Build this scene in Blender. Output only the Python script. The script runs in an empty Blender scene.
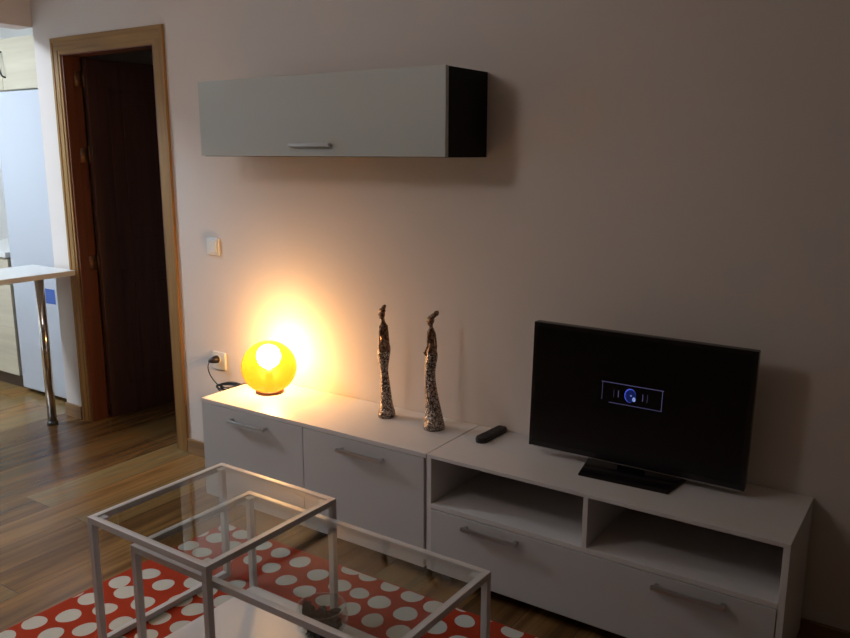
import bpy, bmesh, math, random
from mathutils import Vector, Matrix
random.seed(7)
C = bpy.context.scene.collection
S = bpy.context.scene
PI = math.pi

# ------------------------------------------------------------------ helpers
def tag(o, label=None, cat=None, group=None, kind=None):
    if label: o['label'] = label
    if cat: o['category'] = cat
    if group: o['group'] = group
    if kind: o['kind'] = kind
    return o

def thing(name, label, cat, loc=(0, 0, 0), rz=0, group=None):
    o = bpy.data.objects.new(name, None)
    C.objects.link(o)
    o.location = loc
    o.rotation_euler = (0, 0, rz)
    o.empty_display_size = .05
    return tag(o, label, cat, group)

def obj(name, bm, mats, parent=None, smooth=False):
    me = bpy.data.meshes.new(name)
    bmesh.ops.recalc_face_normals(bm, faces=bm.faces)
    bm.to_mesh(me)
    bm.free()
    if smooth:
        for p in me.polygons:
            p.use_smooth = True
    for m in (mats if isinstance(mats, (list, tuple)) else [mats]):
        me.materials.append(m)
    o = bpy.data.objects.new(name, me)
    C.objects.link(o)
    if parent:
        o.parent = parent
    return o

def box(bm, x0, x1, y0, y1, z0, z1, bev=0.0, mi=0, seg=2):
    r = bmesh.ops.create_cube(bm, size=1)
    vs = r['verts']
    for v in vs:
        v.co = Vector(((x0 + x1) / 2 + v.co.x * (x1 - x0), (y0 + y1) / 2 + v.co.y * (y1 - y0), (z0 + z1) / 2 + v.co.z * (z1 - z0)))
    fs = set(f for v in vs for f in v.link_faces)
    for f in fs:
        f.material_index = mi
    if bev > 0:
        es = list(set(e for v in vs for e in v.link_edges))
        bmesh.ops.bevel(bm, geom=es, offset=bev, segments=seg, affect='EDGES', profile=.5)
    return bm

def bx(*a, **k):
    return box(bmesh.new(), *a, **k)

def tube(bm, pts, r, n=10, caps=True, mi=0):
    pts = [Vector(p) for p in pts]
    rs = r if isinstance(r, (list, tuple)) else [r] * len(pts)
    rings = []
    t0 = (pts[1] - pts[0]).normalized()
    up = Vector((0, 0, 1)) if abs(t0.z) < .9 else Vector((1, 0, 0))
    nrm = t0.cross(up).normalized()
    for i, p in enumerate(pts):
        t = (pts[min(i + 1, len(pts) - 1)] - pts[max(i - 1, 0)]).normalized()
        nrm = (nrm - t * nrm.dot(t)).normalized()
        b = t.cross(nrm)
        rings.append([bm.verts.new(p + (nrm * math.cos(2 * PI * k / n) + b * math.sin(2 * PI * k / n)) * rs[i]) for k in range(n)])
    for a, b in zip(rings, rings[1:]):
        for k in range(n):
            f = bm.faces.new((a[k], a[(k + 1) % n], b[(k + 1) % n], b[k]))
            f.material_index = mi
            f.smooth = True
    if caps:
        bm.faces.new(rings[0]).material_index = mi
        bm.faces.new(rings[-1]).material_index = mi
    return bm

def lathe(bm, prof, n=48, c=(0, 0), cap0=True, cap1=True, mi=0):
    """prof: list of (r, z)"""
    rings = []
    for r, z in prof:
        rings.append([bm.verts.new((c[0] + r * math.cos(2 * PI * k / n), c[1] + r * math.sin(2 * PI * k / n), z)) for k in range(n)])
    for a, b in zip(rings, rings[1:]):
        for k in range(n):
            f = bm.faces.new((a[k], a[(k + 1) % n], b[(k + 1) % n], b[k]))
            f.material_index = mi
            f.smooth = True
    if cap0: bm.faces.new(rings[0])
    if cap1: bm.faces.new(rings[-1])
    return bm

def sections(bm, secs, n=20):
    """secs: list of (cx, cy, z, rx, ry)"""
    rings = []
    for cx, cy, z, rx, ry in secs:
        rings.append([bm.verts.new((cx + rx * math.cos(2 * PI * k / n), cy + ry * math.sin(2 * PI * k / n), z)) for k in range(n)])
    for a, b in zip(rings, rings[1:]):
        for k in range(n):
            bm.faces.new((a[k], a[(k + 1) % n], b[(k + 1) % n], b[k])).smooth = True
    bm.faces.new(rings[0]); bm.faces.new(rings[-1])
    return bm

def ellipsoid(bm, c, r, rot=None, u=16, v=12):
    res = bmesh.ops.create_uvsphere(bm, u_segments=u, v_segments=v, radius=1)
    M = Matrix.Translation(c) @ (rot.to_4x4() if rot else Matrix.Identity(4)) @ Matrix.Diagonal((r[0], r[1], r[2], 1))
    for w in res['verts']:
        w.co = M @ w.co
    for f in set(f for w in res['verts'] for f in w.link_faces):
        f.smooth = True
    return bm

# ---------------------------------------------------------------- materials
def new_mat(name):
    m = bpy.data.materials.new(name)
    m.use_nodes = True
    nt = m.node_tree
    return m, nt, nt.nodes['Principled BSDF'], nt.nodes['Material Output']

def N(nt, typ, **kw):
    n = nt.nodes.new(typ)
    for k, v in kw.items():
        if k in n.inputs.keys():
            n.inputs[k].default_value = v
        else:
            setattr(n, k, v)
    return n

def mat(name, col, rough=.5, metal=0.0, bump=0.0, bscale=200, spec=.5, var=0.0, vscale=6, coat=0.0, stretch=None):
    m, nt, p, out = new_mat(name)
    p.inputs['Base Color'].default_value = (*col, 1)
    p.inputs['Roughness'].default_value = rough
    p.inputs['Metallic'].default_value = metal
    p.inputs['Specular IOR Level'].default_value = spec
    p.inputs['Coat Weight'].default_value = coat
    tc = N(nt, 'ShaderNodeTexCoord')
    mp = N(nt, 'ShaderNodeMapping')
    if stretch: mp.inputs['Scale'].default_value = stretch
    nt.links.new(tc.outputs['Object'], mp.inputs['Vector'])
    if var:
        no = N(nt, 'ShaderNodeTexNoise', Scale=vscale, Detail=4.0)
        nt.links.new(mp.outputs[0], no.inputs['Vector'])
        mx = N(nt, 'ShaderNodeMix', data_type='RGBA')
        mx.inputs['A'].default_value = (*[c * (1 - var) for c in col], 1)
        mx.inputs['B'].default_value = (*[min(1, c * (1 + var)) for c in col], 1)
        nt.links.new(no.outputs['Fac'], mx.inputs['Factor'])
        nt.links.new(mx.outputs['Result'], p.inputs['Base Color'])
    if bump:
        no = N(nt, 'ShaderNodeTexNoise', Scale=bscale, Detail=3.0)
        nt.links.new(mp.outputs[0], no.inputs['Vector'])
        b = N(nt, 'ShaderNodeBump', Strength=bump, Distance=.002)
        nt.links.new(no.outputs['Fac'], b.inputs['Height'])
        nt.links.new(b.outputs[0], p.inputs['Normal'])
    return m

def emis(name, col, s):
    m, nt, p, out = new_mat(name)
    p.inputs['Base Color'].default_value = (*col, 1)
    p.inputs['Emission Color'].default_value = (*col, 1)
    p.inputs['Emission Strength'].default_value = s
    return m

def wood(name, c1, c2, rough=.4, axis='Z', scale=1.0):
    m, nt, p, out = new_mat(name)
    tc = N(nt, 'ShaderNodeTexCoord')
    mp = N(nt, 'ShaderNodeMapping')
    mp.inputs['Scale'].default_value = {'Z': (30 * scale, 30 * scale, 1.6 * scale), 'X': (1.6 * scale, 30 * scale, 30 * scale), 'Y': (30 * scale, 1.6 * scale, 30 * scale)}[axis]
    no = N(nt, 'ShaderNodeTexNoise', Scale=1.0, Detail=6.0, Distortion=.6)
    cr = N(nt, 'ShaderNodeValToRGB')
    cr.color_ramp.elements[0].position = .32; cr.color_ramp.elements[0].color = (*c1, 1)
    cr.color_ramp.elements[1].position = .68; cr.color_ramp.elements[1].color = (*c2, 1)
    nt.links.new(tc.outputs['Object'], mp.inputs[0]); nt.links.new(mp.outputs[0], no.inputs['Vector'])
    nt.links.new(no.outputs['Fac'], cr.inputs[0]); nt.links.new(cr.outputs[0], p.inputs['Base Color'])
    p.inputs['Roughness'].default_value = rough
    b = N(nt, 'ShaderNodeBump', Strength=.15, Distance=.001)
    nt.links.new(no.outputs['Fac'], b.inputs['Height']); nt.links.new(b.outputs[0], p.inputs['Normal'])
    return m

def floor_mat():
    m, nt, p, out = new_mat('laminate_floor')
    L = nt.links.new
    tc = N(nt, 'ShaderNodeTexCoord')
    mp = N(nt, 'ShaderNodeMapping')
    mp.inputs['Rotation'].default_value = (0, 0, PI / 2)     # planks run along y
    L(tc.outputs['Object'], mp.inputs[0])
    br = N(nt, 'ShaderNodeTexBrick', offset=.37, offset_frequency=2)
    br.inputs['Scale'].default_value = 1.0
    br.inputs['Mortar Size'].default_value = .0012
    br.inputs['Mortar Smooth'].default_value = .3
    br.inputs['Bias'].default_value = 0.0
    br.inputs['Brick Width'].default_value = 1.25
    br.inputs['Row Height'].default_value = .19
    br.inputs['Color1'].default_value = (0, 0, 0, 1)
    br.inputs['Color2'].default_value = (1, 1, 1, 1)
    br.inputs['Mortar'].default_value = (.2, .2, .2, 1)
    L(mp.outputs[0], br.inputs['Vector'])
    # long, soft streaks along the plank
    ms = N(nt, 'ShaderNodeMapping'); ms.inputs['Scale'].default_value = (14, .9, 1)
    L(tc.outputs['Object'], ms.inputs[0])
    n1 = N(nt, 'ShaderNodeTexNoise', Scale=1.0, Detail=4.0, Distortion=1.2)
    L(ms.outputs[0], n1.inputs['Vector'])
    mf = N(nt, 'ShaderNodeMapping'); mf.inputs['Scale'].default_value = (90, 4, 1)
    L(tc.outputs['Object'], mf.inputs[0])
    n2 = N(nt, 'ShaderNodeTexNoise', Scale=1.0, Detail=5.0)
    L(mf.outputs[0], n2.inputs['Vector'])
    a = N(nt, 'ShaderNodeMath', operation='MULTIPLY_ADD'); a.inputs[1].default_value = .42
    L(br.outputs['Color'], a.inputs[0])
    b = N(nt, 'ShaderNodeMath', operation='MULTIPLY'); b.inputs[1].default_value = .62
    L(n1.outputs['Fac'], b.inputs[0]); L(b.outputs[0], a.inputs[2])
    cr = N(nt, 'ShaderNodeValToRGB')
    e = cr.color_ramp.elements
    e[0].position = .18; e[0].color = (.065, .030, .011, 1)
    e[1].position = .90; e[1].color = (.32, .235, .105, 1)
    x = e.new(.40); x.color = (.15, .076, .027, 1)
    x = e.new(.56); x.color = (.29, .155, .052, 1)
    x = e.new(.72); x.color = (.19, .132, .058, 1)
    L(a.outputs[0], cr.inputs[0])
    mx = N(nt, 'ShaderNodeMix', data_type='RGBA', blend_type='MULTIPLY'); mx.inputs['Factor'].default_value = .35
    cr2 = N(nt, 'ShaderNodeValToRGB')
    cr2.color_ramp.elements[0].position = .3; cr2.color_ramp.elements[0].color = (.45, .42, .4, 1)
    cr2.color_ramp.elements[1].position = .65; cr2.color_ramp.elements[1].color = (1.15, 1.1, 1.05, 1)
    L(n2.outputs['Fac'], cr2.inputs[0]); L(cr.outputs[0], mx.inputs['A']); L(cr2.outputs[0], mx.inputs['B'])
    m3 = N(nt, 'ShaderNodeMix', data_type='RGBA'); m3.inputs['B'].default_value = (.03, .02, .012, 1)
    L(br.outputs['Fac'], m3.inputs['Factor']); L(mx.outputs['Result'], m3.inputs['A'])
    L(m3.outputs['Result'], p.inputs['Base Color'])
    p.inputs['Roughness'].default_value = .24
    p.inputs['Specular IOR Level'].default_value = .5
    bp = N(nt, 'ShaderNodeBump', Strength=.12, Distance=.0015)
    L(n2.outputs['Fac'], bp.inputs['Height']); L(bp.outputs[0], p.inputs['Normal'])
    return m

def schlick(nt, f0):
    lw = N(nt, 'ShaderNodeLayerWeight'); lw.inputs['Blend'].default_value = .5
    p5 = N(nt, 'ShaderNodeMath', operation='POWER'); p5.inputs[1].default_value = 5.0
    nt.links.new(lw.outputs['Facing'], p5.inputs[0])
    ma = N(nt, 'ShaderNodeMath', operation='MULTIPLY_ADD'); ma.inputs[1].default_value = 1 - f0; ma.inputs[2].default_value = f0
    nt.links.new(p5.outputs[0], ma.inputs[0])
    return ma

def glass_mat(name, tint=(.95, .96, .95), refl=.9, rough=.01):
    m, nt, p, out = new_mat(name)
    nt.nodes.remove(p)
    t = N(nt, 'ShaderNodeBsdfTransparent'); t.inputs[0].default_value = (*tint, 1)
    g = N(nt, 'ShaderNodeBsdfGlossy'); g.inputs['Roughness'].default_value = rough
    g.inputs['Color'].default_value = (refl, refl, refl, 1)
    f = schlick(nt, .028)
    mx = N(nt, 'ShaderNodeMixShader')
    nt.links.new(f.outputs[0], mx.inputs[0]); nt.links.new(t.outputs[0], mx.inputs[1]); nt.links.new(g.outputs[0], mx.inputs[2])
    nt.links.new(mx.outputs[0], out.inputs[0])
    return m

def globe_mat():
    m, nt, p, out = new_mat('amber_opal_glass')
    nt.nodes.remove(p)
    L = nt.links.new
    tl = N(nt, 'ShaderNodeBsdfTranslucent'); tl.inputs[0].default_value = (.016, .0036, .0002, 1)
    df = N(nt, 'ShaderNodeBsdfDiffuse'); df.inputs[0].default_value = (.035, .009, .0005, 1)
    m1 = N(nt, 'ShaderNodeMixShader'); m1.inputs[0].default_value = .3
    L(tl.outputs[0], m1.inputs[1]); L(df.outputs[0], m1.inputs[2])
    tr = N(nt, 'ShaderNodeBsdfTransparent'); tr.inputs[0].default_value = (1.0, .70, .38, 1)
    m2 = N(nt, 'ShaderNodeMixShader'); m2.inputs[0].default_value = .045
    L(m1.outputs[0], m2.inputs[1]); L(tr.outputs[0], m2.inputs[2])
    gl = N(nt, 'ShaderNodeBsdfGlossy'); gl.inputs['Roughness'].default_value = .3; gl.inputs['Color'].default_value = (.5, .30, .12, 1)
    f = schlick(nt, .04)
    m3 = N(nt, 'ShaderNodeMixShader')
    L(f.outputs[0], m3.inputs[0]); L(m2.outputs[0], m3.inputs[1]); L(gl.outputs[0], m3.inputs[2])
    L(m3.outputs[0], out.inputs[0])
    return m

def statue_mat(name, dark, light, metal=.9, rough=.28, scale=120, hi=.30):
    m, nt, p, out = new_mat(name)
    L = nt.links.new
    tc = N(nt, 'ShaderNodeTexCoord')
    vo = N(nt, 'ShaderNodeTexVoronoi', feature='DISTANCE_TO_EDGE'); vo.inputs['Scale'].default_value = scale
    no = N(nt, 'ShaderNodeTexNoise', Scale=120.0, Detail=4.0, Distortion=1.0)
    L(tc.outputs['Object'], no.inputs['Vector'])
    mv = N(nt, 'ShaderNodeMapping'); mv.inputs['Scale'].default_value = (1, 1, .6)
    n0 = N(nt, 'ShaderNodeTexNoise', Scale=60.0, Detail=2.0)
    L(tc.outputs['Object'], n0.inputs['Vector'])
    va = N(nt, 'ShaderNodeVectorMath', operation='MULTIPLY_ADD'); va.inputs[1].default_value = (.03, .03, .03)
    L(n0.outputs['Color'], va.inputs[0]); L(tc.outputs['Object'], va.inputs[2])
    L(va.outputs[0], mv.inputs[0]); L(mv.outputs[0], vo.inputs['Vector'])
    cr = N(nt, 'ShaderNodeValToRGB')
    cr.color_ramp.elements[0].position = .04; cr.color_ramp.elements[0].color = (*dark, 1)
    cr.color_ramp.elements[1].position = hi; cr.color_ramp.elements[1].color = (*light, 1)
    ad = N(nt, 'ShaderNodeMath', operation='MULTIPLY')
    L(vo.outputs['Distance'], ad.inputs[0]); L(no.outputs['Fac'], ad.inputs[1])
    ad2 = N(nt, 'ShaderNodeMath', operation='MULTIPLY'); ad2.inputs[1].default_value = 2.2
    L(ad.outputs[0], ad2.inputs[0]); L(ad2.outputs[0], cr.inputs[0])
    L(cr.outputs[0], p.inputs['Base Color'])
    p.inputs['Metallic'].default_value = metal; p.inputs['Roughness'].default_value = rough
    b = N(nt, 'ShaderNodeBump', Strength=1.0, Distance=.004)
    L(ad2.outputs[0], b.inputs['Height']); L(b.outputs[0], p.inputs['Normal'])
    return m

M_wall = mat('wall_paint', (.70, .64, .605), .85, bump=.12, bscale=140, spec=.2)
M_ceil = mat('ceiling_paint', (.78, .76, .73), .9, spec=.2)
M_kwall = mat('kitchen_paint', (.80, .80, .78), .8, spec=.2)
M_floor = floor_mat()
M_oak = wood('honey_oak_trim', (.21, .105, .026), (.33, .18, .048), .6)
M_oakx = wood('honey_oak_trim_across', (.21, .105, .026), (.33, .18, .048), .6, axis='X')
M_jamb = wood('reddish_wood', (.10, .030, .012), (.17, .052, .020), .35)
M_leaf = wood('dark_red_brown_wood', (.060, .024, .017), (.10, .040, .025), .4)
M_base = wood('baseboard_wood', (.20, .11, .05), (.32, .19, .09), .4, axis='X')
M_white = mat('white_wood_grain_board', (.70, .665, .65), .42, bump=.10, bscale=60, stretch=(1, 8, 8), var=.03, vscale=20)
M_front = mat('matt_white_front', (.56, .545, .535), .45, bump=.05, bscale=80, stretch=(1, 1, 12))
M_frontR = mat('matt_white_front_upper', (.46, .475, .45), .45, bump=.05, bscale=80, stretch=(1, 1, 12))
M_wenge = mat('dark_wenge_board', (.010, .008, .009), .6, var=.2, spec=.15)
M_steel = mat('brushed_aluminium', (.52, .52, .53), .28, 1.0)
M_chrome = mat('chrome', (.75, .73, .70), .12, 1.0)
M_hinge = mat('aged_brass_hinge', (.22, .12, .07), .45, .7)
M_foot = mat('dark_plastic', (.02, .018, .016), .5)
M_frame = mat('white_painted_steel', (.60, .585, .59), .38)
M_glass = glass_mat('clear_table_glass')
M_bowl = glass_mat('clear_bowl_glass', (.90, .91, .90), 1.0)
M_shelf = mat('gloss_white_shelf', (.74, .70, .68), .34)
M_black = mat('black_gloss_plastic', (.006, .005, .006), .22)
M_blackm = mat('black_matt_plastic', (.012, .010, .012), .45)
M_screen = mat('black_screen', (.0035, .0035, .0045), .20, spec=.35)
M_rug = mat('rug_pile_red', (.36, .040, .014), .95, bump=.6, bscale=500, spec=.1, var=.16, vscale=9)
M_dot = mat('rug_dot_white', (.54, .53, .47), .95, bump=.5, bscale=500, spec=.1, var=.05, vscale=40)
M_plastic = mat('ivory_switch_plastic', (.72, .72, .70), .4)
M_fridge = mat('fridge_white', (.50, .54, .61), .25)
M_kcab = wood('cream_wood_front', (.50, .45, .34), (.62, .57, .44), .45, axis='X', scale=.6)
M_kick = mat('toe_kick_brown', (.09, .06, .04), .5)
M_counter = mat('white_laminate_counter', (.74, .74, .72), .25)
M_sticker = mat('blue_sticker', (.05, .12, .42), .5)
M_dgrey = mat('dark_grey_metal', (.06, .065, .07), .35, .6)
M_globe = globe_mat()
M_bulb = emis('bulb_glow', (1.0, .78, .46), 2900)
M_brown = mat('dark_brown_base', (.05, .015, .008), .4)
M_silver = statue_mat('antiqued_silver', (.07, .045, .035), (.55, .47, .42), .9, .26, 95, .20)
M_bronze = statue_mat('antiqued_bronze', (.10, .055, .035), (.34, .21, .14), .9, .30, 70, .12)
M_blue = emis('screen_blue', (.10, .16, 1.0), .6)
M_lilac = emis('screen_lilac', (.26, .26, .60), .22)
M_bwhite = emis('screen_pale_blue', (.35, .50, 1.0), .5)
M_deep = emis('screen_deep_blue', (.012, .035, .32), .10)
M_potp = mat('dark_dried_leaves', (.005, .004, .003), .9, var=.5, vscale=30, spec=.1)

# ------------------------------------------------------------------ setting
H = 2.50
def struct(name, bm, m):
    return tag(obj(name, bm, m), kind='structure')
XR, YF = 6.3, -6.2
WX = -.155                     # left end of the back wall
struct('floor', bx(-2.75, XR + .1, YF - .1, 2.0, -.06, 0), M_floor)
struct('ceiling', bx(-2.75, XR + .1, YF - .1, 2.0, H, H + .06), M_ceil)
DX0, DX1, DZ = .072, .850, 2.028       # rough door opening
bm = bx(WX, DX0, 0, .10, 0, H)
box(bm, DX1, XR + .1, 0, .10, 0, H)
box(bm, DX0, DX1, 0, .10, DZ, H)
struct('wall_back', bm, M_wall)
struct('wall_right', bx(XR, XR + .1, YF - .1, 0, 0, H), M_wall)
struct('wall_front', bx(WX - .15, XR, YF - .1, YF, 0, H), M_wall)
bm = bx(WX - .15, WX, YF, -2.3, 0, H)
box(bm, WX - .15, WX, -2.3, 0, 2.172, H)
struct('wall_left', bm, M_wall)
# hallway behind the door and kitchen beside it
bm = bx(WX, -.04, .10, 1.9, 0, H)
box(bm, -.04, 2.3, 1.8, 1.9, 0, H)
box(bm, 2.3, 2.4, .10, 1.9, 0, H)
struct('wall_hallway', bm, M_wall)
struct('wall_kitchen_back', bx(-2.7, WX, .78, .86, 0, H), M_kwall)
struct('wall_kitchen_left', bx(-2.75, -2.65, -2.4, .78, 0, H), M_kwall)
struct('wall_kitchen_front', bx(-2.65, WX - .15, -2.4, -2.3, 0, H), M_kwall)

struct('baseboard_back', box(bx(.9225, XR, -.013, 0, 0, .078, bev=.003), WX, 0, -.013, 0, 0, .078, bev=.003), M_base)
struct('baseboard_right', bx(XR - .013, XR, YF, -.013, 0, .078, bev=.003), M_base)

door = bpy.data.objects.new('door_1', None); C.objects.link(door); tag(door, kind='structure')
def casing(bm, pts_fn):
    pass
# moulded casing: three stepped strips swept round the opening
def ring_strip(bm, off0, off1, depth):
    xi0, xi1, zi = .083, .839, 2.017
    box(bm, xi0 - off1 * .84, xi0 - off0 * .84, -depth, 0, 0, zi + off1, bev=.0025)
    box(bm, xi1 + off0, xi1 + off1, -depth, 0, 0, zi + off1, bev=.0025)
bm = bmesh.new()
for o0, o1, d in ((0, .022, .007), (.020, .062, .011), (.060, .083, .015)):
    ring_strip(bm, o0, o1, d)
obj('door_casing', bm, M_oak, door)
bm = bmesh.new()
for o0, o1, d in ((0, .022, .0071), (.020, .062, .0111), (.060, .083, .0151)):
    box(bm, .083 - o1 * .84 + .001, .839 + o1 - .001, -d, 0, 2.017 + o0, 2.017 + o1, bev=.0025)
obj('door_casing_head', bm, M_oakx, door)
bm = bx(DX0, .087, 0, .105, 0, DZ)
box(bm, .835, DX1, 0, .105, 0, DZ)
box(bm, .087, .835, 0, .105, 2.013, DZ)
box(bm, .087, .097, .0, .055, 0, 2.013, bev=.002)
box(bm, .825, .835, .0, .055, 0, 2.013, bev=.002)
obj('door_jamb', bm, M_jamb, door)
# leaf, swung 88 degrees into the hallway, hinge at the left jamb
leafE = Matrix.Translation((.092, .112, 0)) @ Matrix.Rotation(math.radians(86), 4, 'Z')
bm = bmesh.new()
box(bm, 0, .725, -.035, 0, .008, 2.008, bev=.002)
for z0, z1 in ((.18, .86), (1.02, 1.86)):
    for s in (0, 1):
        y0, y1 = ((-.040, -.034), (-.001, .005))[s]
        for a, b, c, d in ((.12, .605, z0, z0 + .03), (.12, .605, z1 - .03, z1), (.12, .15, z0, z1), (.575, .605, z0, z1)):
            box(bm, a, b, y0, y1, c, d, bev=.0025)
        box(bm, .20, .525, y0, y1, z0 + .08, z1 - .08, bev=.0028)
bmesh.ops.transform(bm, matrix=leafE, verts=bm.verts)
leaf = obj('door_leaf', bm, M_leaf, door)
for hz in (.91, 1.50, 1.90):
    bm = bmesh.new()
    tube(bm, [(.0975, .112, hz - .045), (.0975, .112, hz + .045)], .006, 10)
    box(bm, .0868, .0885, .062, .110, hz - .04, hz + .04)
    obj('hinge', bm, M_hinge, door, True)
bm = tube(bmesh.new(), [(.66, -.035, 1.0), (.66, -.085, 1.0), (.55, -.085, 1.0)], .009, 10)
bmesh.ops.transform(bm, matrix=leafE, verts=bm.verts)
obj('door_handle', bm, M_steel, leaf, True)

# ------------------------------------------------------------------ furniture
def bar_handle(parent, xc, y, z, half=.108, name='handle'):
    bm = bmesh.new()
    box(bm, xc - half, xc + half, y - .031, y - .018, z - .007, z + .007, bev=.003)
    for s in (-1, 1):
        box(bm, xc + s * (half - .012) - .005, xc + s * (half - .012) + .005, y - .020, y + .001, z - .005, z + .005, bev=.001)
    return obj(name, bm, M_steel, parent)

UD, UH, ZB = .371, .4845, .047
X0, X1, X2 = 1.479, 2.6465, 3.8315
def foot(parent, x, y):
    obj('foot', bx(x - .022, x + .022, y - .022, y + .022, 0, ZB, bev=.003), M_foot, parent)

# low sideboard, left
sb = thing('low_sideboard', 'white low sideboard with two doors carrying the round lamp and the two statuettes', 'sideboard', (X0, 0, 0))
W = X1 - X0
obj('top_panel', bx(0, W - .0015, -UD, -.002, UH - .017, UH, bev=.0012), M_white, sb)
for a in (0, W - .0185):
    obj('side_panel', bx(a, a + .017, -.352, -.016, ZB, UH - .0172, bev=.001), M_white, sb)
obj('bottom_panel', bx(.0172, W - .0187, -.350, -.016, ZB, ZB + .017), M_white, sb)
obj('back_panel', bx(.0172, W - .0187, -.0155, -.0035, ZB + .05, UH - .0175), M_white, sb)
mid = 2.062 - X0
for a, b, hx in ((.001, mid - .0015, 1.768 - X0), (mid + .0015, W - .011, 2.360 - X0)):
    d = obj('door', bx(a, b, -UD + .0005, -.353, ZB, UH - .019, bev=.0012), M_front, sb)
    bar_handle(d, hx, -UD, .4215)
for fx in (.06, W - .06):
    for fy in (-.31, -.06):
        foot(sb, fx, fy)

# media unit, right
tvu = thing('tv_bench', 'white low television bench with two open niches above one long drawer', 'tv bench', (X1, 0, 0))
W2 = X2 - X1
obj('top_panel', bx(.0015, W2, -UD, -.002, UH - .013, UH, bev=.0012), M_white, tvu)
for a in (.0015, W2 - .0185):
    obj('side_panel', bx(a, a + .0185, -UD + .001, -.016, .303 if False else ZB, UH - .0132, bev=.001), M_white, tvu)
obj('divider', bx(3.2335 - X1, 3.2505 - X1, -UD + .001, -.016, .3035, UH - .0132, bev=.001), M_white, tvu)
obj('shelf', bx(.0205, W2 - .019, -UD + .001, -.016, .286, .303, bev=.001), M_white, tvu)
obj('back_panel', bx(.0205, W2 - .019, -.0155, -.0035, ZB + .05, UH - .0135), M_front, tvu)
obj('bottom_panel', bx(.0205, W2 - .019, -.350, -.016, ZB, ZB + .017), M_white, tvu)
dr = obj('drawer', bx(.0215, W2 - .020, -UD - .0015, -.353, ZB, .2835, bev=.0012), M_front, tvu)
bar_handle(dr, 2.912 - X1, -UD - .001, .2545)
bar_handle(dr, 3.575 - X1, -UD - .001, .2535)
for fx in (.06, W2 - .06):
    for fy in (-.31, -.06):
        foot(tvu, fx, fy)

# wall cabinet
wc = thing('wall_cabinet', 'wall cabinet with pale flap front and black sides hung above the sideboard', 'wall cabinet', (1.4545, 0, 1.5010))
WW, WH, WD = 1.2025, .2975, .2765
for a in (.0, WW - .018):
    obj('side_panel', bx(a, a + .018, -WD + .019, -.001, 0, WH - .002, bev=.001), M_wenge, wc)
obj('top_panel', bx(.018, WW - .018, -WD + .019, -.001, WH - .020, WH - .002), M_wenge, wc)
obj('bottom_panel', bx(.018, WW - .018, -WD + .019, -.001, 0, .018), M_wenge, wc)
obj('back_panel', bx(.018, WW - .018, -.012, -.001, .018, WH - .020), M_wenge, wc)
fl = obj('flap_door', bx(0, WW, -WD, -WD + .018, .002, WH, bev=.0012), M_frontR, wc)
bm = bmesh.new()
hx, hz = 2.066 - 1.4545, 1.5445 - 1.501
box(bm, hx - .100, hx + .100, -WD - .022, -WD - .012, hz - .007, hz + .007, bev=.002)
for s in (-1, 1):
    box(bm, hx + s * .088 - .005, hx + s * .088 + .005, -WD - .014, -WD + .001, hz - .005, hz + .005)
obj('handle', bm, M_steel, fl)

# ------------------------------------------------------------------ glass tables
def glass_table(name, label, x, y, w, d, h, t, rails, shelf, group=None):
    r = thing(name, label, 'coffee table', (x, y, 0), math.radians(-.43), group)
    zl = .0125                                    # stands on the rug
    bm = bmesh.new()
    box(bm, 0, w, 0, t, h - t, h, bev=.0012); box(bm, 0, w, d - t, d, h - t, h, bev=.0012)
    box(bm, 0, t, t, d - t, h - t, h, bev=.0012); box(bm, w - t, w, t, d - t, h - t, h, bev=.0012)
    obj('top_frame', bm, M_frame, r)
    for lx in (0, w - t):
        for ly in (0, d - t):
            bm = bx(lx, lx + t, ly, ly + t, zl, h - t + .0005, bev=.0012)
            # small screw boss near the head of the leg
            tube(bm, [(lx + t / 2, ly - .001 if ly == 0 else ly - .0012, h - .05), (lx + t / 2, ly + .002, h - .05)], .003, 8)
            obj('leg', bm, M_frame, r)
    obj('glass_top', bx(t * .6, w - t * .6, t * .6, d - t * .6, h - .0045, h + .0006, bev=.0006), M_glass, r)
    for cx_, cy_ in ((t, t), (w - t, t), (t, d - t), (w - t, d - t)):
        sx = 1 if cx_ == t else -1; sy = 1 if cy_ == t else -1
        a, b = sorted((cx_, cx_ + sx * .025)); c, e = sorted((cy_, cy_ + sy * .025))
        obj('corner_tab', bx(a, b, c, e, h - .012, h - .005), M_frame, r)
    if rails:
        for lx in (0, w - t):
            obj('bottom_rail', bx(lx, lx + t, t, d - t, zl, zl + t, bev=.0012), M_frame, r)
    if shelf:
        bm = bx(t, w - t, 0, t, zl, zl + t, bev=.0012)
        box(bm, t, w - t, d - t, d, zl, zl + t, bev=.0012)
        box(bm, 0, t, t, d - t, zl, zl + t, bev=.0012); box(bm, w - t, w, t, d - t, zl, zl + t, bev=.0012)
        obj('shelf_frame', bm, M_frame, r)
        obj('shelf', bx(t * .75, w - t * .75, t * .75, d - t * .75, zl + t, zl + t + .010, bev=.001), M_shelf, r)
    return r
glass_table('nesting_table', 'taller square glass-topped table with white metal frame standing over the longer one', 2.028, -1.2825, .5317, .5272, .4411, .020, True, False)
glass_table('coffee_table', 'longer lower glass-topped table with white metal frame and white bottom shelf', 2.193, -1.2561, .9495, .4724, .3858, .020, False, True)

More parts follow.
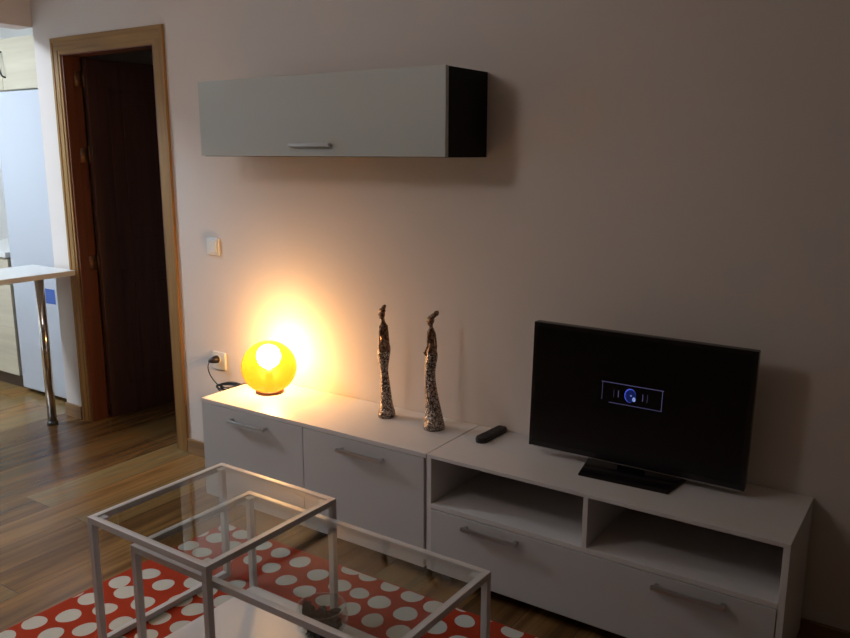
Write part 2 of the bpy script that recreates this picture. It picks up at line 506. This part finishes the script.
# ------------------------------------------------------------------ rug
RX0, RX1, RY0, RY1 = 1.708, 3.70, -1.90, -.474
RA = math.radians(-1.2)
dots = [(1.783,-.586),(1.847,-.505),(1.828,-.70),(1.796,-.917),(1.901,-.937),(1.834,-1.041),(1.940,-1.053),(2.033,-.969),(1.803,-1.24),(1.867,-1.149),
 (1.918,-1.256),(1.985,-1.169),(2.064,-1.081),(1.980,-.861),(1.855,-1.336),(2.132,-.635),(1.766,-1.139),(1.757,-1.013),(1.747,-1.327),(1.744,-.693),
 (2.08,-.532),(2.192,-.542),(2.309,-.576),(2.241,-.668),(2.346,-.687),(2.424,-.589),(2.513,-.589),(2.605,-.595),(2.547,-.684),(2.653,-.694),
 (2.677,-.500),(2.72,-.602),(2.765,-.701),(2.775,-.512),(2.843,-.61),(2.906,-.528),(2.389,-.474),(2.468,-.474),(2.573,-.488),(3.064,-.493),(2.447,-.688),
 (1.735,-.80),(1.84,-.81),(1.885,-.60),(1.94,-.70),(1.98,-.53),(2.03,-.63)]
a1 = Vector((.1056, -.0035)); a2 = Vector((.052, -.0935))
o0 = Vector((1.80, -.60))
for i in range(-12, 26):
    for j in range(-3, 16):
        p = o0 + a1 * i + a2 * j
        p += Vector((random.uniform(-.008, .008), random.uniform(-.008, .008)))
        if all((p - Vector(q)).length > .082 for q in dots):
            dots.append((p.x, p.y))
rz = .0105
def clip(poly):
    for ax, v, sgn in ((0, RX0 + .004, 1), (0, RX1 - .004, -1), (1, RY0 + .004, 1), (1, RY1 - .004, -1)):
        outp = []
        for i in range(len(poly)):
            a, b = poly[i], poly[(i + 1) % len(poly)]
            ia, ib = (a[ax] - v) * sgn >= 0, (b[ax] - v) * sgn >= 0
            if ia: outp.append(a)
            if ia != ib:
                t = (v - a[ax]) / (b[ax] - a[ax])
                outp.append((a[0] + (b[0] - a[0]) * t, a[1] + (b[1] - a[1]) * t))
        poly = outp
        if len(poly) < 3: return []
    return poly
from mathutils.geometry import delaunay_2d_cdt
V2, E2, polys = [], [], []
def add_poly(poly):
    i0 = len(V2); V2.extend(Vector(q) for q in poly)
    E2.extend((i0 + k, i0 + (k + 1) % len(poly)) for k in range(len(poly)))
add_poly([(RX0, RY0), (RX1, RY0), (RX1, RY1), (RX0, RY1)])
for (px, py) in dots:
    r1 = random.uniform(.037, .043); r2 = r1 * random.uniform(.86, 1.0); th = random.uniform(0, PI)
    ph = random.uniform(0, 6)
    poly = []
    for k in range(22):
        a = 2 * PI * k / 22
        w_ = 1 + .03 * math.sin(3 * a + ph)
        u, v = r1 * w_ * math.cos(a), r2 * w_ * math.sin(a)
        poly.append((px + u * math.cos(th) - v * math.sin(th), py + u * math.sin(th) + v * math.cos(th)))
    poly = clip(poly)
    if len(poly) < 3: continue
    polys.append((Vector((px, py)), poly)); add_poly(poly)
vo_, eo_, fo_, _, _, _ = delaunay_2d_cdt(V2, E2, [], 1, 1e-6)
def inside(p, poly):
    c_ = False
    for k in range(len(poly)):
        a, b = poly[k], poly[k - 1]
        if (a[1] > p.y) != (b[1] > p.y) and p.x < (b[0] - a[0]) * (p.y - a[1]) / (b[1] - a[1]) + a[0]: c_ = not c_
    return c_
bm = bmesh.new()
vt = [bm.verts.new((v.x, v.y, rz)) for v in vo_]
for f_ in fo_:
    ctr = sum((vo_[i] for i in f_), Vector((0, 0))) / len(f_)
    fc = bm.faces.new([vt[i] for i in f_])
    fc.material_index = 1 if any((q - ctr).length < .06 and inside(ctr, pl) for q, pl in polys) else 0
bound = [e for e in bm.edges if e.is_boundary]
ext = bmesh.ops.extrude_edge_only(bm, edges=bound)
for v in ext['geom']:
    if isinstance(v, bmesh.types.BMVert): v.co.z = .0
tag(obj('dotted_rug', bm, [M_rug, M_dot]), 'red rug scattered with large white dots under the glass tables', 'rug')

# ------------------------------------------------------------------ television
TY = -.137
tv = thing('television', 'black flat television switched to a blue logo on the low bench', 'television', (3.296, TY, UH), math.radians(2.8))
TW, TZ0, TZ1 = .357, .030, .470
bm = bx(-TW, TW, -.010, .022, TZ0, TZ1, bev=.004)
box(bm, -TW * .8, TW * .8, .020, .045, TZ0 + .04, TZ0 + .30, bev=.010)
obj('casing', bm, M_black, tv)
bm = bmesh.new()
b = .014
for a in ((-TW, TW, TZ0, TZ0 + .020), (-TW, TW, TZ1 - b, TZ1), (-TW, -TW + b, TZ0 + .02, TZ1 - b), (TW - b, TW, TZ0 + .02, TZ1 - b)):
    box(bm, a[0], a[1], -.0125, -.0095, a[2], a[3], bev=.0008)
obj('bezel', bm, M_black, tv)
scr = obj('screen', bx(-TW + b, TW - b, -.0112, -.0098, TZ0 + .02, TZ1 - b), M_screen, tv)
obj('bottom_edge_highlight', bx(-TW + .01, TW - .01, -.0135, -.004, TZ0 - .0015, TZ0 + .002, bev=.0006), M_steel, tv)  # pale metal strip added to imitate the highlight along the casing's lower edge
TVP = [o for o in tv.children]
# start-up graphic on the screen
gx0, gx1, gz0, gz1 = -.107, .088, .235, .302
def strip(bm, x0, z0, x1, z1, w):
    d = Vector((x1 - x0, z1 - z0)).normalized(); n = Vector((-d.y, d.x)) * w / 2
    q = [(x0 + n.x, z0 + n.y), (x1 + n.x, z1 + n.y), (x1 - n.x, z1 - n.y), (x0 - n.x, z0 - n.y)]
    f = [bm.verts.new((x, -.0117, z)) for x, z in q]; g = [bm.verts.new((x, -.0110, z)) for x, z in q]
    bm.faces.new(f)
    for k in range(4): bm.faces.new((f[k], g[k], g[(k + 1) % 4], f[(k + 1) % 4]))
bm = bmesh.new()
strip(bm, gx0 - .004, gz1, gx1 + .004, gz1, .0015)
strip(bm, gx0, gz1, gx0, gz0 + .006, .0008)
strip(bm, gx0 + .024, gz0, gx1 + .002, gz0, .0011)
strip(bm, gx1, gz1, gx1, gz0, .0012)
tag(obj('logo_frame', bm, M_lilac, scr), 'thin lilac rectangle on the screen')
bm = bmesh.new()
def arc(bm, cx, cz, rx, rz_, w, a0, a1, n=28, tap=False, y=-.0118):
    ps = []
    for k in range(n + 1):
        t = k / n; a = a0 + (a1 - a0) * t
        ww = w * (math.sin(PI * min(max(t, .06), .94)) if tap else 1)
        ps.append((bm.verts.new((cx + (rx + ww / 2) * math.cos(a), y, cz + (rz_ + ww / 2) * math.sin(a))), bm.verts.new((cx + (rx - ww / 2) * math.cos(a), y, cz + (rz_ - ww / 2) * math.sin(a)))))
    for p, q in zip(ps, ps[1:]): bm.faces.new((p[0], q[0], q[1], p[1]))
lc = (-.013, .268)
arc(bm, lc[0], lc[1], .0180, .0225, .0034, math.radians(20), math.radians(285), tap=True)
tag(obj('logo_ring', bm, M_blue, scr), 'blue open ring on the screen')
bm = bmesh.new()
arc(bm, lc[0], lc[1], .0095, .011, .018, 0, 2 * PI)
obj('logo_disc', bm, M_deep, scr)
for dx, dz, a_, b_, w_ in ((.002, .001, .0012, .0012, .0022), (.012, -.010, .003, .005, .0045)):
    bm = bmesh.new(); arc(bm, lc[0] + dx, lc[1] + dz, a_, b_, w_, 0, 2 * PI, y=-.0121)
    obj('logo_dot', bm, M_bwhite, scr)
for a0_ in (180, 0):
    for a_, b_, w_, sp in ((.040, .060, .0018, 11), (.055, .080, .0006, 9)):
        bm = bmesh.new(); arc(bm, lc[0], lc[1], a_, b_, w_, math.radians(a0_ - sp), math.radians(a0_ + sp))
        obj('logo_bracket', bm, M_lilac, scr)
for o in TVP:
    o.rotation_euler = (0, math.radians(1.1), 0); o.location = (0, 0, -.002)
obj('stand_neck', bx(-.045, .045, .004, .020, .010, .08, bev=.004), M_black, tv)
bm = bmesh.new()
pts = [(-.140, -.108), (.155, -.108), (.180, .05), (-.160, .05)]
lo = [bm.verts.new((x, y, .0)) for x, y in pts]; hi = [bm.verts.new((x * .97, y * .96, .012)) for x, y in pts]
bm.faces.new(lo); bm.faces.new(hi)
for k in range(4): bm.faces.new((lo[k], lo[(k + 1) % 4], hi[(k + 1) % 4], hi[k]))
bmesh.ops.bevel(bm, geom=list(bm.edges), offset=.0025, segments=2, affect='EDGES')
obj('stand_base', bm, M_black, tv)

# remote control
rc = thing('remote_control', 'black remote control lying on the bench left of the television', 'remote control', (2.7485, -.092, UH), math.radians(-3))
bm = bmesh.new()
prof = []
n = 16
L2, w2 = .086, .023
for k in range(n + 1):
    a = PI + PI * k / n
    prof.append((w2 * math.cos(a), -L2 + w2 * .9 + w2 * .9 * math.sin(a)))
prof += [(w2 * .92, L2 - .01), (w2 * .7, L2), (-w2 * .7, L2), (-w2 * .92, L2 - .01)]
lo = [bm.verts.new((x * .9, y, 0)) for x, y in prof]; mi_ = [bm.verts.new((x, y, .010)) for x, y in prof]; hi = [bm.verts.new((x * .86, y * .98, .019)) for x, y in prof]
m_ = len(prof)
bm.faces.new(lo); bm.faces.new(hi)
for A, B in ((lo, mi_), (mi_, hi)):
    for k in range(m_): bm.faces.new((A[k], A[(k + 1) % m_], B[(k + 1) % m_], B[k]))
obj('remote_body', bm, M_blackm, rc)
for i in range(3):
    for j in range(8):
        if j == 3: continue
        obj('button', bx(-.013 + i * .0105, -.008 + i * .0105, -.055 + j * .016, -.047 + j * .016, .0185, .0208, bev=.0008), M_dgrey, rc)

# ------------------------------------------------------------------ globe lamp
LX, LY = 1.662, -.142
lamp = thing('globe_lamp', 'round amber glass table lamp glowing on the left end of the sideboard', 'table lamp', (LX, LY, UH))
R_ = .120
zc = .014 + .100
prof = []
for k in range(33):
    a = -PI / 2 + .50 + (PI - .50 - .02) * k / 32
    prof.append((R_ * math.cos(a), zc + R_ * .96 * math.sin(a)))
obj('globe', lathe(bmesh.new(), prof, 64, cap0=False, cap1=False), M_globe, lamp, True)
zt = prof[-1][1]
obj('base_ring', lathe(bmesh.new(), [(.050, 0), (.062, .0), (.063, .006), (.060, .013), (.050, .013)], 48, cap0=True, cap1=True), M_brown, lamp, True)
obj('bulb_holder', lathe(bmesh.new(), [(.018, .013), (.018, .085), (.014, .108)], 24), M_brown, lamp, True)
bm = ellipsoid(bmesh.new(), (0, 0, .162), (.052, .052, .052), u=24, v=16)
tag(obj('bulb', bm, M_bulb, lamp, True), 'lit bulb inside the globe')
# cord and plug in world coordinates relative to the lamp
def rel(p): return (p[0] - LX, p[1] - LY, p[2] - UH)
bm = bmesh.new()
path = [(1.160, -.030, .530), (1.148, -.034, .518), (1.140, -.036, .495), (1.150, -.038, .465), (1.175, -.040, .440), (1.205, -.045, .425), (1.24, -.055, .42), (1.30, -.07, .425), (1.38, -.085, .45), (1.455, -.105, .478), (1.50, -.115, .4885), (1.55, -.125, .4885), (LX - .045, LY, .4895)]
def smooth(ps, n=6):
    out = []
    P = [Vector(p) for p in ps]; P = [P[0]] + P + [P[-1]]
    for i in range(1, len(P) - 2):
        for k in range(n):
            t = k / n
            out.append(.5 * ((2 * P[i]) + (-P[i - 1] + P[i + 1]) * t + (2 * P[i - 1] - 5 * P[i] + 4 * P[i + 1] - P[i + 2]) * t * t + (-P[i - 1] + 3 * P[i] - 3 * P[i + 1] + P[i + 2]) * t ** 3))
    out.append(P[-2])
    return out
tube(bm, [rel(p) for p in smooth(path)], .0028, 8)
# the tied bundle: several flattened loops
for k in range(7):
    loop = []
    cxx, czz = 1.335 + random.uniform(-.012, .012), .432 + random.uniform(-.005, .009)
    a_, b_ = .112 + random.uniform(-.02, .015), .020 + random.uniform(-.008, .010)
    for q in range(25):
        a = 2 * PI * q / 24
        x = cxx + a_ * math.cos(a)
        loop.append(rel((x, -.060 - (x - 1.2) * .16 + .010 * math.sin(a + k) + k * .0025, czz + b_ * math.sin(a) + (x - 1.335) * (.16))))
    tube(bm, loop, .0028, 6, caps=False)
tag(obj('power_cord', bm, M_blackm, lamp, True), 'black cord tied in a bundle')
bm = bmesh.new()
tube(bm, [rel(p) for p in ((1.183, -.006, .536), (1.183, -.020, .536), (1.178, -.034, .534), (1.166, -.044, .530), (1.156, -.040, .524))], [.019, .019, .016, .010, .006], 16)
tag(obj('plug', bm, M_blackm, lamp, True), 'black plug')

# ------------------------------------------------------------------ statuettes
PX = .00395       # metres per photo pixel at the statuettes
def statue(name, label, x, y, rows, foot_px, arms, head, extra, h_px, rz=0):
    """rows: (y_crop, x_left, x_right) outline; mapped to a tapering, swaying body"""
    r = thing(name, label, 'statuette', (x, y, UH), math.radians(33 + rz))
    sc, cx0, yb = foot_px
    def cv(px): return (px - cx0) / sc * PX
    def hz(py): return (yb - py) / sc * PX
    secs = []
    for py, xl, xr in rows:
        rx = (cv(xr) - cv(xl)) / 2
        ry = rx * (.95 if py > 450 else .72)
        secs.append(((cv(xr) + cv(xl)) / 2, 0, max(hz(py), 0), rx, ry))
    skirt = [s for s, row in zip(secs, rows) if row[0] >= 250]
    torso = [s for s, row in zip(secs, rows) if row[0] <= 262]
    obj('skirt', sections(bmesh.new(), skirt, 28), M_silver, r, True)
    bm = sections(bmesh.new(), torso, 20)
    for arm in arms:
        tube(bm, [(cv(a), b * PX, hz(c)) for a, b, c in arm[0]], arm[1], 8)
    hx, hy, hrx, hrz, tilt = head
    ellipsoid(bm, (cv(hx), 0, hz(hy)), (hrx * PX, hrx * PX * .95, hrz * PX), Matrix.Rotation(tilt, 3, 'Y'))
    # nose and chin give the head a profile facing left
    ellipsoid(bm, (cv(hx) - hrx * PX * .95, 0, hz(hy) - .001), (.0022, .0018, .003))
    ellipsoid(bm, (cv(hx) - hrx * PX * .60, 0, hz(hy) - hrz * PX * .75), (.004, .0035, .003))
    obj('upper_body', bm, M_bronze, r, True)
    bm = bmesh.new()
    for ex in extra:
        a, c, rx, rzz, tl = ex
        ellipsoid(bm, (cv(a), 0, hz(c)), (rx * PX, rx * PX * .8, rzz * PX), Matrix.Rotation(tl, 3, 'Y'))
    tag(obj('hair_knot', bm, M_bronze, r, True), 'bronze topknot')
    return r
rows1 = [(590, 82, 163), (578, 82, 168), (560, 85, 166), (535, 90, 158), (500, 93, 152), (460, 95, 147), (420, 96, 142), (380, 96, 136), (350, 95, 133), (320, 88, 136), (290, 84, 141), (262, 81, 145), (250, 82, 146), (232, 88, 145), (212, 94, 138), (190, 95, 133), (165, 96, 131), (145, 96, 130), (128, 95, 131), (118, 98, 126), (110, 102, 120), (100, 101, 118), (88, 99, 116)]
statue('lady_statuette', 'slim silver and bronze lady statuette nearer the lamp, topknot upright', 2.287, -.124, rows1, (4.9, 122, 590),
       [([(98, 0, 128), (95, -1.8, 165), (94, -3, 205), (92, -4.5, 238), (104, -5, 262)], [.0050, .0045, .0038, .0034, .003]),
        ([(127, 0, 126), (131, .5, 165), (135, .5, 205), (138, 1, 240), (128, -2, 262)], [.0050, .0045, .0040, .0036, .003])],
       (105, 74, 3.2, 4.8, .12), [(108, 54, 3.3, 2.4, .3), (114, 40, 2.3, 2.2, .3), (118, 32, 1.9, 1.3, .1)], 116)
rows2 = [(597, 60, 150), (585, 58, 154), (568, 62, 151), (540, 67, 145), (500, 68, 136), (460, 67, 127), (420, 66, 119), (380, 65, 113), (340, 64, 111), (300, 67, 116), (275, 69, 121), (258, 72, 121), (250, 73, 119), (236, 78, 115), (218, 83, 108), (195, 81, 106), (172, 77, 108), (158, 76, 108), (148, 80, 105), (140, 84, 100), (128, 84, 99)]
statue('lady_statuette', 'slim silver and bronze lady statuette beside the bench seam, topknot tilted right', 2.523, -.137, rows2, (4.56, 105, 597),
       [([(80, 0, 158), (79, -2, 190), (77, -3, 222), (67, -4, 246)], [.0048, .0042, .0038, .0034]),
        ([(64, -4, 244), (66, -4, 250), (72, -3, 262)], [.0062, .0058, .004]),
        ([(105, 0, 158), (110, 2, 190), (114, 2, 222), (112, 1, 250), (104, -2, 268)], [.0048, .0042, .0040, .0036, .003])],
       (90, 112, 3.5, 5.0, .35), [(94, 95, 4.8, 2.3, -.45), (103, 88, 4.6, 2.3, -.5), (114, 79, 2.6, 2.6, -.3), (117, 73, 1.8, 1.5, 0)], 116)

# ------------------------------------------------------------------ wall plates
sw = thing('light_switch', 'small square white light switch on the wall between door and wall cabinet', 'light switch', (1.187, 0, 1.083))
obj('plate', bx(-.041, .041, -.010, 0, -.041, .041, bev=.003), M_plastic, sw)
obj('rocker', bx(-.027, .027, -.0155, -.009, -.028, .028, bev=.002), M_plastic, sw)
ol = thing('power_outlet', 'square white wall outlet holding the black lamp plug', 'power outlet', (1.190, 0, .527))
obj('plate', bx(-.044, .044, -.010, 0, -.044, .044, bev=.003), M_plastic, ol)
obj('socket', lathe(bmesh.new(), [(.021, 0), (.021, .0035), (.019, .004)], 32), M_plastic, ol)
ol.children[1].rotation_euler = (PI / 2, 0, 0); ol.children[1].location = (-.008, -.0095, .009)

# ------------------------------------------------------------------ bowl
BX, BY, BZ = 2.602, -.885, .0428
bw = thing('glass_bowl', 'clear round glass bowl of dark dried leaves on the lower table shelf', 'bowl', (BX, BY, BZ))
prof = [(.030, 0), (.045, .0), (.066, .016), (.078, .040), (.082, .064), (.0795, .090), (.076, .100), (.0735, .100), (.077, .088), (.079, .064), (.075, .041), (.063, .019), (.043, .005), (.02, .004)]
obj('bowl_glass', lathe(bmesh.new(), prof, 48), M_bowl, bw, True)
bm = bmesh.new()
for k in range(150):
    a, rr = random.uniform(0, 2 * PI), .060 * math.sqrt(random.random())
    z = random.uniform(.012, .068)
    rr = min(rr, .034 + z * .4)
    rot = Matrix.Rotation(random.uniform(0, PI), 3, 'Z') @ Matrix.Rotation(random.uniform(-1, 1), 3, 'X')
    ellipsoid(bm, (rr * math.cos(a), rr * math.sin(a), z), (random.uniform(.010, .018), random.uniform(.008, .013), random.uniform(.003, .006)), rot, 8, 6)
tag(obj('dried_leaves', bm, M_potp, None), 'heap of dark dried leaves filling the clear glass bowl', 'dried leaves', kind='stuff').location = (BX, BY, BZ)
def leaf_blade(bm, p, q, w):
    p, q = Vector(p), Vector(q); d = (q - p); n = d.cross(Vector((.3, -1, .2))).normalized() * w
    t = d.cross(n).normalized() * .0015
    m = p + d * .4
    ring = [[p + n * .4, p + t, p - n * .4, p - t], [m + n, m + t, m - n, m - t]]
    A = [bm.verts.new(v) for v in ring[0]]; B = [bm.verts.new(v) for v in ring[1]]; T = bm.verts.new(q)
    bm.faces.new(A)
    for k in range(4):
        bm.faces.new((A[k], A[(k + 1) % 4], B[(k + 1) % 4], B[k])); bm.faces.new((B[k], B[(k + 1) % 4], T))
bm = bmesh.new()
random.seed(11)
for k in range(11):
    a = -PI * .75 + random.uniform(-1.3, 1.3)
    rr = random.uniform(.0, .022)
    p = (-.036 + rr * math.cos(a), -.016 + rr * math.sin(a), .045)
    leaf_blade(bm, p, (p[0] + random.uniform(-.022, .014), p[1] + random.uniform(-.016, .016), random.uniform(.085, .118)), .008)
tag(obj('dried_sprig', bm, M_potp), 'spiky dark sprig sticking up at the left of the glass bowl', 'sprig').location = (BX, BY, BZ)

# ------------------------------------------------------------------ breakfast counter and kitchen
ct = thing('breakfast_counter', 'white breakfast counter on one chrome leg at the kitchen opening', 'counter', (0, 0, 0))
obj('worktop', bx(-.33, .080, -1.75, -.0235, .852, .880, bev=.002), M_counter, ct)
bm = tube(bmesh.new(), [(-.068, -.150, .006), (-.068, -.150, .852)], .024, 32)
obj('leg', bm, M_chrome, ct, True)
obj('leg_foot', lathe(bmesh.new(), [(.030, 0), (.031, .004), (.030, .012), (.025, .022)], 32, c=(-.068, -.150)), M_dgrey, ct, True)

fr = thing('refrigerator', 'tall white refrigerator in the kitchen behind the wall end', 'refrigerator', (-.82, .11, 0))
obj('body', bx(0, .60, .055, .62, .022, 1.868, bev=.004), M_fridge, fr)
obj('upper_door', bx(0, .60, 0, .052, .80, 1.868, bev=.010, seg=3), M_fridge, fr)
obj('lower_door', bx(0, .60, 0, .052, .030, .792, bev=.010, seg=3), M_fridge, fr)
tag(obj('energy_sticker', bx(.36, .46, -.0015, .0, .62, .71), M_sticker, fr), 'blue sticker on the lower door')
for a in (.04, .56):
    for bb in (.10, .56):
        obj('foot', lathe(bmesh.new(), [(.02, 0), (.02, .022)], 16, c=(a, bb)), M_foot, fr)

uc = thing('kitchen_wall_cupboard', 'cream wood-grained cupboard above the refrigerator', 'cupboard', (-1.5, .20, 1.885))
obj('carcass', bx(0, 1.28, .02, .575, 0, .30), M_kcab, uc)
for i, (a, b2, hx_) in enumerate(((.003, .637, .68), (.641, 1.277, .647))):
    d = obj('door', bx(a, b2, 0, .019, .002, .298, bev=.0015), M_kcab, uc)
    if i == 1:
        bm = tube(bmesh.new(), smooth([(.676, 0, .075), (.676, -.022, .085), (.671, -.030, .12), (.664, -.030, .17), (.656, -.022, .215), (.654, 0, .225)], 5), .005, 10)
        obj('handle', bm, M_dgrey, d, True)
bc = thing('kitchen_base_cupboard', 'cream kitchen base cupboard left of the refrigerator', 'cupboard', (-1.62, .10, 0))
obj('carcass', bx(0, .79, .03, .66, .10, .868), M_kcab, bc)
obj('toe_kick', bx(0, .79, .06, .075, 0, .0995), M_kick, bc)
d = obj('drawer', bx(.003, .787, 0, .026, .70, .864, bev=.0015), M_kcab, bc)
obj('door', bx(.003, .393, .0, .026, .105, .695, bev=.0015), M_kcab, bc)
obj('door', bx(.397, .787, .0, .026, .105, .695, bev=.0015), M_kcab, bc)
tag(obj('kitchen_worktop', bx(-1.64, -.826, .085, .78, .870, .905, bev=.003), M_counter), 'white kitchen worktop beside the refrigerator', 'worktop')
ap = thing('kettle', 'dark grey squat kettle on the kitchen worktop at the photo edge', 'kettle', (-1.02, .34, .905))
obj('body', lathe(bmesh.new(), [(.085, 0), (.092, .01), (.095, .05), (.082, .10), (.045, .125), (.012, .13), (.012, .145), (.004, .15)], 32), M_dgrey, ap, True)
obj('handle', tube(bmesh.new(), smooth([(-.08, 0, .09), (-.06, 0, .15), (0, 0, .175), (.06, 0, .15), (.08, 0, .09)], 5), .007, 10), M_blackm, ap, True)

# ------------------------------------------------------------------ lights of the place
def ceiling_lamp(name, label, x, y, r, col, s, mname):
    t = thing(name, label, 'ceiling lamp', (x, y, H))
    m = emis(mname, col, s)
    obj('mount', lathe(bmesh.new(), [(r * 1.02, -.018), (r * 1.02, 0)], 48), M_plastic, t, True)
    pr = [(r * math.cos(a), -.018 - .075 * math.sin(a)) for a in [PI / 2 * k / 10 for k in range(10)]] + [(r * .05, -.0935)]
    obj('shade', lathe(bmesh.new(), pr, 48), m, t, True)
    return t
ceiling_lamp('ceiling_lamp', 'round cool white ceiling lamp of the kitchen', -.92, -1.25, .20, (.76, .88, 1.0), 160.0, 'kitchen_lamp_glow')
PXX, PYY, PZ = 1.93, -1.88, 2.15
t = thing('pendant_lamp', 'white globe pendant lamp of the living room', 'pendant lamp', (PXX, PYY, H))
obj('ceiling_rose', lathe(bmesh.new(), [(.05, -.02), (.05, 0)], 32), M_plastic, t, True)
obj('cord', tube(bmesh.new(), [(0, 0, -.02), (0, 0, PZ - H + .13)], .004, 8), M_blackm, t)
obj('shade', ellipsoid(bmesh.new(), (0, 0, PZ - H), (.14, .14, .14), u=32, v=20), emis('living_lamp_glow', (1.0, .93, .90), 16.5), t, True)

w = bpy.data.worlds.new('world'); S.world = w; w.use_nodes = True
w.node_tree.nodes['Background'].inputs[0].default_value = (.5, .55, .65, 1)
w.node_tree.nodes['Background'].inputs[1].default_value = .05

# ------------------------------------------------------------------ camera
cam = bpy.data.cameras.new('camera'); co = bpy.data.objects.new('camera', cam); C.objects.link(co)
yaw, pitch, roll, fpx = -.5945, -.2038, .0017, 803.76
f = Vector((math.sin(yaw) * math.cos(pitch), math.cos(yaw) * math.cos(pitch), math.sin(pitch)))
r = Vector((math.cos(yaw), -math.sin(yaw), 0)); u = r.cross(f)
r2 = r * math.cos(roll) + u * math.sin(roll); u2 = -r * math.sin(roll) + u * math.cos(roll)
co.matrix_world = Matrix(((r2.x, u2.x, -f.x, 4.1317), (r2.y, u2.y, -f.y, -2.5772), (r2.z, u2.z, -f.z, 1.5162), (0, 0, 0, 1)))
cam.sensor_fit = 'HORIZONTAL'; cam.sensor_width = 36; cam.lens = fpx / 850 * 36
cam.clip_start = .05
S.camera = co
S.view_settings.view_transform = 'Standard'; S.view_settings.look = 'None'; S.view_settings.gamma = 1
S.view_settings.use_curve_mapping = False
S.view_settings.exposure = 0.0
S.cycles.use_denoising = True
S.cycles.max_bounces = 8
S.cycles.diffuse_bounces = 3
S.cycles.transparent_max_bounces = 16
S.cycles.sample_clamp_indirect = 6.0
S.cycles.caustics_reflective = False
